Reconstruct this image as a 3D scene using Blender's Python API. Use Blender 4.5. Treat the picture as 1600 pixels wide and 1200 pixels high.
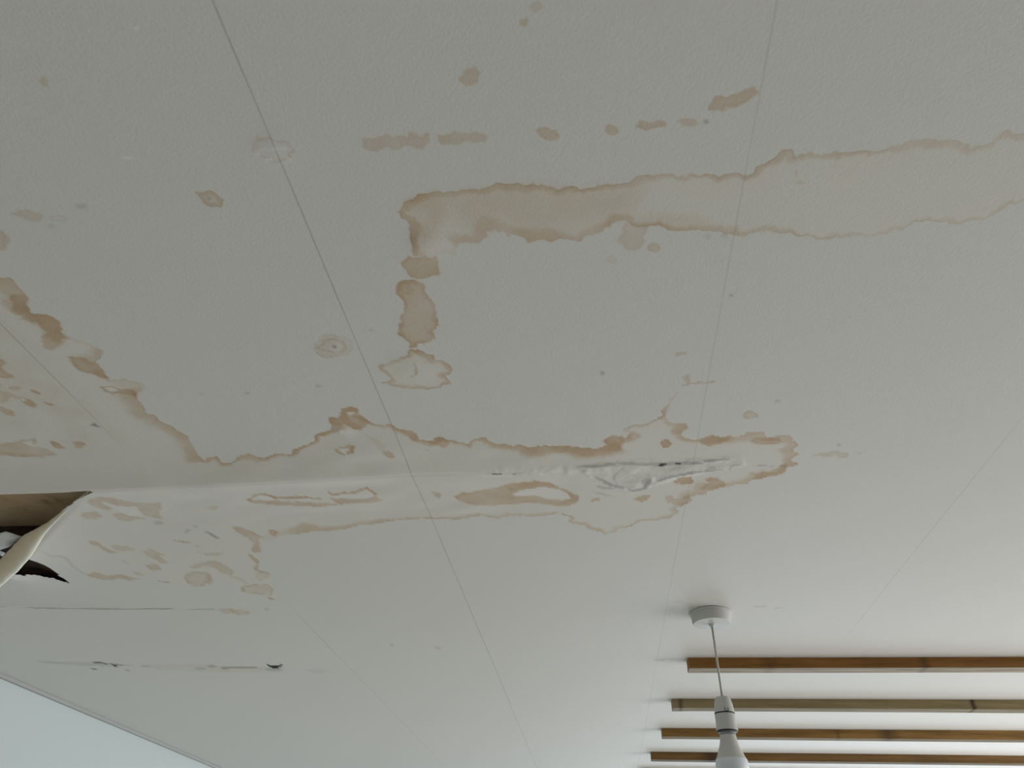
import bpy, bmesh, math, random
import numpy as np
from mathutils import Vector, Matrix
random.seed(4)
C = bpy.context.scene.collection
for o in list(bpy.data.objects):
    bpy.data.objects.remove(o)

# ------------------------------------------------------------------ camera
F_PX = 1100.0                      # focal length for a 1600 px wide frame
HC = 2.40                          # ceiling height
HH = 0.62                          # ceiling above the camera
VP = (949.0, 1459.0)               # where the joist lines meet
D = np.array([VP[0]-800, VP[1]-600, F_PX]); D /= np.linalg.norm(D)
T = np.array([1.0, 0.037, 0.0])
U = np.cross(D, T); U /= np.linalg.norm(U)
if U[1] > 0: U = -U
Hx = np.cross(D, U); Hx /= np.linalg.norm(Hx)
if Hx[0] < 0: Hx = -Hx
R = np.array([Hx, D, U])           # camera (right, down, forward) -> world
CAM = np.array([0.0, 0.0, HC-HH])
cam = bpy.data.cameras.new('camera')
cam.lens = F_PX/1600*36; cam.sensor_width = 36; cam.clip_start = 0.01
camo = bpy.data.objects.new('camera', cam); C.objects.link(camo)
rx = R @ np.array([1, 0, 0]); ry = R @ np.array([0, -1, 0]); rz = R @ np.array([0, 0, -1])
camo.matrix_world = Matrix(((rx[0], ry[0], rz[0], CAM[0]), (rx[1], ry[1], rz[1], CAM[1]),
                            (rx[2], ry[2], rz[2], CAM[2]), (0, 0, 0, 1)))
bpy.context.scene.camera = camo

def at(px, py, drop=0.0):
    """point seen at photo position (px, py), `drop` metres below the ceiling"""
    r = R @ np.array([(px-800)/F_PX, (py-600)/F_PX, 1.0])
    t = (HH-drop)/r[2]
    return CAM + r*t
def proj(p):
    v = R.T @ (np.asarray(p, float)-CAM)
    return 800+F_PX*v[0]/v[2], 600+F_PX*v[1]/v[2]

# ------------------------------------------------------------------ light and exposure
sc = bpy.context.scene
sc.view_settings.view_transform = 'Standard'; sc.view_settings.look = 'None'
sc.view_settings.gamma = 1.0; sc.view_settings.use_curve_mapping = False
sc.view_settings.exposure = 0.07
w = bpy.data.worlds.new('sky'); sc.world = w; w.use_nodes = True
w.node_tree.nodes['Background'].inputs[0].default_value = (0.62, 0.78, 1.0, 1)
w.node_tree.nodes['Background'].inputs[1].default_value = 1.0

XL, XR, YB, YF = -1.96, 3.3, -1.7, 6.3         # room
WIN1 = (0.5, 2.9, 0.85, 2.12)                  # far wall: x0, x1, z0, z1
WIN2 = (1.2, 4.2, 0.85, 2.12)                  # right wall: y0, y1, z0, z1
def area(name, loc, rot, sx, sy, power, col):
    l = bpy.data.lights.new(name, 'AREA'); l.shape = 'RECTANGLE'; l.size = sx; l.size_y = sy
    l.energy = power; l.color = col
    o = bpy.data.objects.new(name, l); C.objects.link(o); o.location = loc; o.rotation_euler = rot
area('daylight_far', ((WIN1[0]+WIN1[1])/2, YF+0.10, (WIN1[2]+WIN1[3])/2), (math.radians(-90), 0, 0),
     WIN1[1]-WIN1[0], WIN1[3]-WIN1[2], 94, (0.73, 0.87, 1.0))
area('daylight_right', (XR+0.10, (WIN2[0]+WIN2[1])/2, (WIN2[2]+WIN2[3])/2), (math.radians(90), 0, math.radians(90)),
     WIN2[1]-WIN2[0], WIN2[3]-WIN2[2], 84, (1.0, 0.97, 0.945))

# ------------------------------------------------------------------ helpers
def link(name, me, mat, parent=None, smooth=False):
    o = bpy.data.objects.new(name, me); C.objects.link(o)
    for m in (mat if isinstance(mat, (list, tuple)) else [mat]): me.materials.append(m)
    if parent: o.parent = parent
    if smooth:
        for p in me.polygons: p.use_smooth = True
    return o
def from_bm(name, bm, mat, parent=None, smooth=False):
    me = bpy.data.meshes.new(name); bm.to_mesh(me); bm.free()
    return link(name, me, mat, parent, smooth)
def bm_box(bm, x0, x1, y0, y1, z0, z1, mi=0):
    v = [bm.verts.new((x, y, z)) for x in (x0, x1) for y in (y0, y1) for z in (z0, z1)]
    for f in ((0, 1, 3, 2), (4, 6, 7, 5), (0, 4, 5, 1), (2, 3, 7, 6), (0, 2, 6, 4), (1, 5, 7, 3)):
        fc = bm.faces.new([v[i] for i in f]); fc.material_index = mi
def box(name, x0, x1, y0, y1, z0, z1, mat, parent=None):
    bm = bmesh.new(); bm_box(bm, x0, x1, y0, y1, z0, z1)
    return from_bm(name, bm, mat, parent)
def structure(o):
    o['kind'] = 'structure'; return o
def lathe(prof, seg=48, cap=True):
    bm = bmesh.new(); rings = []
    for r, z in prof:
        rings.append([bm.verts.new((r*math.cos(2*math.pi*i/seg), r*math.sin(2*math.pi*i/seg), z)) for i in range(seg)])
    for a, b in zip(rings, rings[1:]):
        for i in range(seg):
            bm.faces.new((a[i], a[(i+1) % seg], b[(i+1) % seg], b[i]))
    if cap:
        bm.faces.new(rings[0][::-1]); bm.faces.new(rings[-1])
    bmesh.ops.recalc_face_normals(bm, faces=bm.faces)
    return bm
class NT:
    def __init__(s, name):
        s.m = bpy.data.materials.new(name); s.m.use_nodes = True
        s.t = s.m.node_tree; s.b = s.t.nodes['Principled BSDF']
    def n(s, typ, **kw):
        nd = s.t.nodes.new(typ)
        for k, v in kw.items(): setattr(nd, k, v)
        return nd
    def put(s, sock, v):
        if isinstance(v, bpy.types.NodeSocket): s.t.links.new(v, sock)
        elif v is not None: sock.default_value = v
    def math(s, op, a, b=None, c=None, clamp=False):
        nd = s.n('ShaderNodeMath', operation=op, use_clamp=clamp)
        s.put(nd.inputs[0], a)
        if b is not None: s.put(nd.inputs[1], b)
        if c is not None: s.put(nd.inputs[2], c)
        return nd.outputs[0]
    def mix(s, f, a, b, mode='MIX'):
        nd = s.n('ShaderNodeMix', data_type='RGBA', blend_type=mode)
        s.put(nd.inputs[0], f); s.put(nd.inputs[6], a); s.put(nd.inputs[7], b)
        return nd.outputs[2]
    def attr(s, name):
        return s.n('ShaderNodeAttribute', attribute_name=name).outputs['Fac']
    def noise(s, scale, detail=3, rough=0.5, vec=None, out=0):
        nd = s.n('ShaderNodeTexNoise'); nd.inputs['Scale'].default_value = scale
        nd.inputs['Detail'].default_value = detail; nd.inputs['Roughness'].default_value = rough
        if vec is not None: s.t.links.new(vec, nd.inputs['Vector'])
        return nd.outputs[out]
    def ramp(s, fac, stops):
        nd = s.n('ShaderNodeValToRGB'); s.put(nd.inputs[0], fac)
        e = nd.color_ramp.elements
        while len(e) < len(stops): e.new(0.5)
        for el, (p, c) in zip(e, stops): el.position = p; el.color = (*c, 1)
        return nd.outputs[0]
    def bump(s, h, strength, dist):
        nd = s.n('ShaderNodeBump'); nd.inputs['Strength'].default_value = strength
        nd.inputs['Distance'].default_value = dist; s.put(nd.inputs['Height'], h)
        s.t.links.new(nd.outputs[0], s.b.inputs['Normal'])
def plain(name, col, rough=0.6, var=0.04, scale=30, spec=0.5):
    m = NT(name); tc = m.n('ShaderNodeTexCoord').outputs['Object']
    f = m.noise(scale, 4, 0.6, tc)
    c2 = tuple(max(0, x*(1-var*2)) for x in col)
    m.put(m.b.inputs['Base Color'], m.mix(f, (*col, 1), (*c2, 1)))
    m.b.inputs['Roughness'].default_value = rough
    m.b.inputs['Specular IOR Level'].default_value = spec
    return m.m

# ------------------------------------------------------------------ ceiling pattern, traced in photo positions and laid on the ceiling plane
def cp(px, py):
    p = at(px, py); return p[0], p[1]
def poly(pts): return np.array([cp(p[0], p[1]) for p in pts])

WATER_BAND = dict(sw=(1.0, .012), pts=[(655,302),(630,316),(624,330,1.1,.016),(626,341),(640,350),(637,360),(639,375,1.1,.010),(641,390),(644,399),
 (665,402,.3,.006),(686,401),(695,397),(704,399),(710,396),(711,387),(717,381,.8,.018),(737,379),(757,372),(761,360),(772,360,.6,.014),(785,364),
 (797,370),(800,368),(814,371,.8,.016),(822,376),(842,375),(861,375),(875,372),(887,375),(900,380),(910,376),(916,370),(927,366),(940,361),
 (952,355,.9,.012),(965,346),(972,345,.9,.008),(985,349),(1000,354),(1017,355),(1032,354),(1045,360),(1075,360),(1087,358),(1107,359,.7,.012),(1122,362),
 (1136,367),(1145,363),(1155,367,.65,.006),(1172,365),(1197,361),(1235,364),(1250,369),(1275,373,.5,.005),(1300,373),(1320,369),(1340,368),(1360,370),
 (1380,365),(1397,357),(1417,354),(1430,349),(1450,345),(1470,346),(1497,349),(1517,346),(1545,340),(1562,331),(1575,318),(1600,313),(1700,290),
 (1760,240,.5,.01),(1700,200),(1600,207),(1587,206),(1567,209),(1555,217),(1542,227),(1517,231),(1510,225),(1497,220),(1470,216,.6,.014),(1440,217),(1420,219),
 (1405,224),(1385,230,.7,.008),(1372,235),(1340,237),(1325,241),(1287,241),(1275,239),(1240,242),(1237,235),(1230,234),(1222,240,.8,.008),(1210,247),(1200,255),
 (1190,259),(1182,265),(1170,272),(1155,269),(1132,275),(1112,277),(1097,272),(1080,272),(1062,276),(1035,271),(1020,276),(995,276),(982,284),
 (965,286),(942,292),(920,292,.9,.008),(890,291),(875,298),(862,295),(832,291),(807,287),(795,289),(765,287),(750,295),(725,298,.9,.007),(690,300),(672,304)])
SEAM_STAIN = dict(sw=(1.0, .010), pts=[(-160,330,.8,.02),(-60,400),(0,431),(12,432),(22,437),(29,450),(40,455),(42,465,.9,.014),(45,475),(44,485),(52,489),(72,492),(86,496,.8,.012),
 (92,505),(97,514),(96,522),(107,525,.3,.004),(122,531),(140,536),(152,541,.6,.008),(162,550),(155,560),(150,566,.8,.010),(160,575),(166,587),(172,594,.4,.004),
 (195,592),(215,597,.3,.006),(227,600),(225,608),(212,619,.95,.018),(220,627),(226,637),(229,646),(242,649),(250,659),(265,664),(277,672),(292,680),(297,690),
 (305,700,1.0,.013),(312,712),(322,717,1.2,.0035),(330,711),(342,712),(350,721),(362,721),(370,716),(372,710,1.0,.008),(390,706),(400,710),(412,714,1.2,.0045),(432,707),(455,707),
 (462,700),(475,694,1.4,.0035),(490,690),(495,680),(510,674),(520,666,1.1,.010),(512,656),(530,650),(532,637),(557,637),(562,646),(572,655),(585,662,1.0,.0035),(597,665),
 (610,661,1.0,.009),(620,667),(637,671),(650,677),(657,686),(670,689,1.0,.010),(687,682),(705,685,1.1,.004),(720,691),(732,695),(742,686),(757,684,1.1,.010),(770,690),
 (787,692,1.3,.011),(800,695),(815,694,1.3,.014),(825,699),(850,697),(875,695),(900,697,1.45,.018),(930,701),(950,697),(945,686,1.0,.009),(955,681),(970,682),(977,686),(984,677,.5,.004),
 (970,671),(985,666,.9,.004),(1002,664),(1015,659,1.1,.003),(1027,655),(1035,649),(1034,641),(1042,632,.6,.004),(1042,640),(1039,652),(1044,660),(1070,661,.7,.008),(1076,667),
 (1065,675),(1067,684,1.1,.005),(1085,687),(1097,684,1.2,.012),(1115,681),(1130,682),(1155,681,.9,.010),(1170,675),(1190,675,.9,.014),(1200,682),(1232,680),(1239,687),(1247,696,1.1,.012),
 (1237,702),(1249,710),(1232,719),(1249,725,1.1,.012),(1230,730),(1222,742),(1200,745,.9,.016),(1180,750),(1160,756),(1125,762),(1105,766),(1102,772,.8,.012),(1077,775),(1079,784),
 (1065,791),(1055,795,.7,.006),(1060,800),(1047,809,.8,.005),(1025,812),(1000,814,1.0,.004),(985,822),(967,826,.5,.008),(960,832),(945,836),(935,830,.9,.005),(920,826),(912,820),(895,817),
 (886,814),(892,807,1.0,.0035),(877,802),(850,804,.7,.010),(837,807),(800,806),(780,809,.8,.004),(767,807),(750,804),(732,809,.8,.008),(710,811),(680,809,.9,.003),(640,811,.9,.005),
 (620,812),(600,815,.9,.014),(580,819),(560,821),(537,826),(512,829),(487,829,.9,.020),(465,834),(445,834,.4,.010),(432,840),(410,847,0,.010),(405,862),(400,880),(405,893),(425,898),
 (430,925),(432,938),(415,932),(378,924),(350,905),(330,916),(300,916),(270,911),(240,908),(205,906),(150,905),(138,900),(100,880),(40,850),(-200,850)])
COLUMN = dict(sw=(.6, .004), pts=[(617,450),(620,443),(630,438),(647,437),(660,442),(665,455),(671,465),(679,475),(681,492),(684,507),(677,520),(680,530),(670,536),(652,538),
 (652,544),(641,544),(640,536),(630,531),(622,517),(625,505),(630,490),(630,475),(625,466),(618,462)])
DISC = dict(sw=(1.15, .004), pts=[(647,546),(660,547,1.0,.008),(677,555),(680,561),(692,562),(705,575),(706,582),(695,587),(704,598,.9,.006),(685,605),(662,609),(645,607),(625,606),(610,602),
 (596,597,.9,.005),(612,594),(600,585),(591,576),(597,569),(612,564),(625,559),(636,555),(642,547)])
RING_A = dict(sw=(.8, .0035), pts=[(307,302),(310,299),(325,298),(337,301),(347,311),(349,322),(337,321),(322,320),(315,312)])
def ell(x, y, a, b, n=20, jag=0.0, seed=1):
    r = random.Random(seed)
    return [(x+a*(1+r.uniform(-jag, jag))*math.cos(2*math.pi*i/n), y+b*(1+r.uniform(-jag, jag))*math.sin(2*math.pi*i/n)) for i in range(n)]
TIDES = [WATER_BAND, SEAM_STAIN, COLUMN, DISC, RING_A,
 dict(sw=(.35, .003), pts=ell(427, 233, 31, 18, 26, .12, 2)), dict(sw=(.40, .004), pts=ell(522, 541, 32, 18, 24, .08, 3)), dict(sw=(.75, .0028), pts=ell(521, 541, 22, 12, 18, .12, 4)),
 dict(sw=(.22, .002), pts=ell(90, 341, 13, 7)), dict(sw=(.45, .004), pts=ell(1021, 388, 10, 8)), dict(sw=(.5, .004), pts=ell(1172, 648, 12, 6, 14, .1, 5)),
 dict(sw=(.7, .006), pts=ell(309, 904, 20, 11, 18, .12, 6)),
 dict(sw=(.9, .004), pts=[(376,917),(390,914),(405,912),(420,914),(427,920),(425,930),(405,928),(378,924)]),
 dict(sw=(1.1, .005), pts=[(523,701),(530,697),(545,695),(556,696),(551,702),(556,704),(547,708),(538,709),(527,706)]),
]
# filled blots: (strength, edge softness m, points)
B = [(.62,.002,[(714,117),(722,111),(742,107),(749,117),(747,130),(737,135),(722,135),(716,127)]),
 (.55,.003,[(561,217),(575,212),(590,214),(610,211),(632,212),(650,209),(670,210),(672,222),(665,230),(650,231),(635,229),(617,236),(600,235),(580,237),(570,232)]),
 (.55,.003,[(684,212),(700,209),(732,210),(747,205),(760,212),(755,222),(745,226),(732,222),(707,225),(695,227),(687,222)]),
 (.5,.002,ell(817,33,9,8,14,.08)), (.3,.002,ell(838,9,10,9,14,.08)), (.68,.002,ell(856,208,19,10,16,.05)), (.65,.002,ell(956,201,13,7,16,.05)),
 (.72,.002,[(992,199),(998,191),(1020,190),(1035,189),(1040,193),(1037,198),(1020,203),(1005,207)]), (.5,.002,ell(1073,193,14,4,12,.05)),
 (.72,.002,[(1106,172),(1109,160),(1120,155),(1135,150),(1150,144),(1162,136),(1180,131),(1190,135),(1182,145),(1167,155),(1152,164),(1135,166),(1125,175),(1112,175)]),
 (.45,.003,[(58,125),(66,119),(76,127),(77,136),(66,133)]), (.45,.003,[(15,331),(30,328),(50,327),(62,332),(69,340),(67,346),(50,346),(37,341),(20,334)]),
 (.6,.004,[(-20,358),(5,360),(14,368),(17,378),(12,387),(5,392),(-20,394)]), (.25,.005,ell(328,310,16,9)), (.25,.006,ell(522,541,26,15)), (.3,.004,ell(405,218,8,6)),
 (.42,.003,[(972,350),(990,347),(1015,355),(1007,375),(1000,386),(990,391),(979,390),(972,382),(962,375),(970,365)]), (.25,.004,ell(958,406,8,5)), (.2,.003,ell(1021,388,9,7)),
 (.6,.003,ell(1063,553,9,3)), (.55,.003,ell(1073,591,5,8)), (.6,.002,[(1063,600),(1090,597),(1120,595),(1118,598),(1090,600),(1066,603)]), (.3,.003,ell(1172,648,11,5)),
 (.45,.002,[(1265,710),(1290,708),(1300,704),(1310,704),(1325,710),(1322,716),(1305,713),(1285,714)]), (.3,.002,ell(1343,708,7,2)), (.5,.003,ell(1245,271,5,3)), (.35,.003,ell(1251,285,8,2)),
 (.85,.002,[(635,400),(650,402),(665,400),(685,402),(685,415),(689,425),(682,431),(667,437),(650,436),(640,430),(632,420),(625,413)]),
 (.66,.002,COLUMN['pts']), (.35,.004,ell(634,451,13,9)), (.6,.003,[(650,566),(655,574),(652,585),(644,590),(648,580)]),
 (.32,.016,[(627,325),(640,308),(662,304),(690,306),(720,300),(700,320),(690,345),(675,355),(668,372),(650,360),(640,345)]),
 (.25,.018,[(672,335),(688,322),(694,345),(690,372),(680,395),(655,398),(645,380)]),
 (.42,.035,[(640,315),(700,305),(800,292),(870,296),(930,300),(1010,285),(990,330),(900,360),(830,365),(790,352),(745,360),(720,350)]),
 (.28,.02,[(1000,340),(1030,332),(1100,340),(1130,355),(1080,352),(1010,350)]),
 (.95,.004,[(-20,560),(5,562),(12,567),(10,570),(4,572),(5,578),(10,583),(20,585),(25,589),(20,591),(8,590),(-20,588)]),
 (.5,.004,[(-20,596),(4,600),(4,604),(-20,605)]), (.75,.004,[(13,608),(24,603),(31,603),(33,608),(25,611)]), (.95,.003,[(47,608),(55,609),(63,616),(58,616),(50,612)]),
 (.62,.005,[(-20,608),(12,612),(25,618),(35,619),(45,623),(56,628),(55,637),(45,636),(37,631),(30,624),(20,622),(14,627),(8,631),(-20,628)]),
 (.6,.003,[(40,622),(48,624),(56,629),(54,637),(44,635),(38,629)]),
 (.85,.004,[(-20,630),(5,636),(20,643),(22,648),(13,650),(5,645),(-20,641)]), (.95,.003,[(70,626),(78,630),(87,635),(80,635),(72,631)]),
 (.75,.005,[(-30,700),(0,693),(20,690),(35,686),(55,685),(58,688),(50,693),(60,698),(75,701),(92,709),(65,711),(50,711),(35,711),(15,709),(-30,707)]),
 (.35,.003,[(-30,703),(20,705),(60,709),(40,712),(0,709)]),
 (1.,.003,[(78,689),(85,689),(95,693),(102,698),(95,700),(84,698)]), (.95,.003,[(112,689),(125,688),(132,691),(128,698),(118,698)]),
 (.8,.005,[(15,462),(40,458),(43,466),(45,478),(43,488),(35,493),(24,494),(15,487),(20,477)]),
 (.85,.005,[(44,487),(80,494),(95,505),(97,520),(107,528),(92,533),(91,545),(80,548),(68,542),(65,530),(73,520),(58,505),(34,500)]),
 (.45,.006,[(148,545),(160,548),(157,556),(150,565),(146,556)]), (.9,.005,[(104,556),(112,555),(150,566),(162,580),(169,592),(155,589),(120,577),(112,568)]),
 (.85,.002,[(153,604),(163,602),(180,604),(208,610),(216,620),(195,614),(175,616),(165,613)]), (.28,.008,[(170,594),(215,598),(228,606),(215,618),(190,605)]),
 (.95,.004,[(513,653),(530,651),(532,642),(534,637),(558,636),(561,643),(552,648),(565,652),(575,657),(582,662),(574,664),(566,670),(554,671),(540,663),(522,664),(516,659)]),
 (.5,.003,[(528,648),(540,645),(545,655),(560,663),(568,668),(558,671),(545,666),(532,660)]),
 (.6,.004,[(543,692),(552,694),(558,696),(551,701),(557,704),(550,706),(543,705),(547,699)]),
 (1.05,.004,[(600,703),(610,702),(615,706),(616,712),(607,712),(601,707)]), (.3,.004,[(562,674),(585,683),(600,694),(606,704),(596,701),(580,687)]),
 (.75,.004,[(668,690),(690,682),(702,686),(703,694),(692,700),(680,694)]), (.7,.003,[(660,700),(672,701),(671,703),(662,702)]),
 (.75,.004,[(610,663),(625,669),(650,679),(656,689),(648,688),(630,678)]),
 (.75,.003,[(513,772),(530,777),(560,778),(575,776),(588,772),(600,780),(585,783),(555,783),(530,785),(516,776)]),
 (.95,.002,[(513,763),(520,767),(545,765.5),(560,761),(574,757),(582,763),(590,770),(586,772),(574,761),(560,765),(545,769),(520,771),(515,768)]),
 (.8,.003,[(387,775),(400,777),(430,778),(460,780),(520,783),(529,786),(500,788),(450,786),(410,784),(391,780)]),
 (.9,.002,[(387,774),(401,768),(410,765),(422,767),(430,771),(450,773),(462,770),(500,774),(503,777),(462,774),(450,776),(430,775),(420,770),(410,768),(400,772),(392,777)]),
 (.9,.003,[(675,764),(682,766),(689,772),(687,777),(680,773)]),
 (.9,.005,[(710,775),(725,768),(750,765),(775,760),(800,753),(830,750),(850,751),(865,755),(875,762),(892,768),(906,774),(903,782),(898,789),(880,791),(860,787),(830,785),(800,787),(770,790),(740,788),(720,783)]),
 (.4,.003,[(790,757),(830,751),(850,752),(866,757),(872,762),(850,761),(815,764),(795,767)]), (.4,.003,[(888,768),(905,774),(902,783),(890,788),(875,785),(890,780)]),
 (.7,.004,[(943,688),(955,681),(970,682),(976,690),(971,700),(955,705),(945,701)]), (.5,.004,[(955,692),(972,690),(970,700),(955,705),(930,704)]),
 (1.25,.002,ell(1041,694,8.5,6,14)), (.6,.005,[(978,686),(985,676),(998,675),(1001,683),(990,688)]), (.5,.006,[(1052,666),(1066,660),(1077,667),(1065,680),(1050,680)]),
 (.9,.004,[(1085,687),(1115,681),(1142,684),(1125,692),(1107,697),(1095,692)]), (.9,.004,[(1168,688),(1180,683),(1215,684),(1228,692),(1200,695),(1180,694)]),
 (1.15,.003,[(1050,750),(1060,745),(1078,746),(1086,752),(1080,757),(1065,757),(1055,754)]), (.95,.005,[(1101,748),(1110,745),(1120,747),(1130,753),(1139,758),(1120,763),(1098,766),(1092,764),(1108,753)]),
 (.95,.003,[(991,779),(1000,775),(1016,774),(1012,781),(1002,785),(994,783)]), (.85,.003,[(922,782),(930,778),(940,777),(935,782),(926,785)]),
 (.65,.004,[(1040,774),(1050,773),(1055,779),(1078,776),(1079,784),(1065,791),(1050,787),(1042,783)]), (.75,.005,[(1165,738),(1185,739),(1205,735),(1230,722),(1228,735),(1200,745),(1175,750),(1185,743)]),
 (.5,.003,[(1067,775),(1100,768),(1102,772),(1085,776),(1068,779)]),
 (.45,.004,[(1043,632),(1050,620),(1056,612),(1060,613),(1050,628),(1040,648),(1036,645)]),
 (.62,.005,[(138,775),(160,768),(180,770),(205,778),(225,780),(255,781),(252,790),(250,800),(256,808),(240,806),(228,803),(222,798),(218,787),(205,787),(185,785),(172,778),(160,776),(165,783),(178,788),(172,793),(150,785)]),
 (.66,.004,[(129,800),(135,794),(150,793),(160,798),(163,802),(150,806),(135,805)]), (.6,.004,[(176,796),(190,797),(210,803),(228,807),(215,809),(200,811),(186,808)]),
 (.6,.004,[(140,843),(150,842),(160,849),(172,857),(184,862),(175,864),(163,858),(155,851),(145,848)]), (.5,.004,[(174,849),(195,852),(208,853),(212,858),(190,860),(178,856)]),
 (.6,.005,[(222,860),(235,856),(245,860),(258,867),(250,868),(262,879),(250,880),(240,872),(228,866)]), (.65,.004,[(228,882),(245,881),(252,888),(240,892),(232,889)]), (.4,.003,[(188,874),(195,874),(202,880),(196,878)]),
 (.78,.004,[(138,897),(148,892),(158,895),(170,899),(188,896),(205,902),(220,904),(200,906),(185,903),(168,905),(152,904),(140,900)]), (.5,.003,[(208,892),(230,899),(215,899)]),
 (.75,.002,[(266,842),(285,843),(304,848),(285,847)]), (.5,.003,[(303,852),(315,854),(312,856)]), (.55,.003,[(307,859),(320,864),(335,864),(352,864),(340,867),(325,868)]),
 (.55,.005,[(294,885),(320,877),(335,875),(350,882),(367,893),(360,899),(344,894),(340,888),(320,884),(305,888)]), (.6,.003,[(318,893),(330,896),(334,906),(328,914),(322,912),(326,902)]),
 (.4,.002,[(358,898),(378,903),(388,912),(384,913),(374,906),(360,901)]), (.35,.004,ell(309,904,17,9)),
 (.75,.005,[(362,824),(370,821),(385,825),(400,832),(412,838),(405,843),(407,862),(399,863),(392,860),(397,850),(390,842),(375,832)]), (.85,.003,[(419,826),(428,825),(434,830),(432,838),(424,834)]),
 (.7,.002,[(386,863),(396,868),(405,878),(401,888),(410,892),(425,897),(410,895),(397,890),(400,879),(392,871)]), (.4,.005,[(400,890),(425,898),(415,905),(405,908),(400,900)]),
 (.8,.002,[(417,934),(424,934),(431,938),(425,938)]), (.3,.004,ell(402,921,24,7)), (.5,.003,[(338,952),(355,950),(375,953),(390,955),(388,961),(370,960),(350,959)]), (.5,.002,[(358,952),(368,955),(372,958),(362,956)]), (.5,.002,[(383,956),(391,957),(388,961)]),
 (.45,.004,ell(333,789,8,3)), (.22,.006,[(215,1037),(300,1038),(360,1040),(425,1042),(410,1050),(330,1050),(240,1045)])]
# clean or bare patches inside the stains
HOLES = [(1,.0025,[(797,773),(815,765),(835,761.5),(851,760),(875,765),(888,772),(891,778),(880,781),(862,780),(848,777),(836,773),(815,774)]), (.9,.002,[(163,776),(175,783),(200,786),(215,787),(222,800),(205,803),(185,793)]),
 (.9,.002,[(527,701),(535,699),(544,699),(541,703),(543,707),(535,706)]), (.9,.002,[(162,605),(172,604),(183,609),(178,611),(170,610)]), (.9,.002,[(35,690),(49,687),(50,692),(57,698),(45,695)]), (.9,.002,[(33,622),(38,623),(39,628),(35,626)]),
 (1,.002,[(516,771),(545,769.5),(560,766),(572,761.5),(586,771),(575,775.5),(560,776),(530,775.5)]), (.9,.002,[(403,771),(411,769),(422,771),(430,775.5),(410,775.5)]), (.9,.002,[(466,774.5),(497,776),(496,779),(466,778)]),
 (.8,.002,[(541,645),(550,643),(556,645),(547,649)])]
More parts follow.
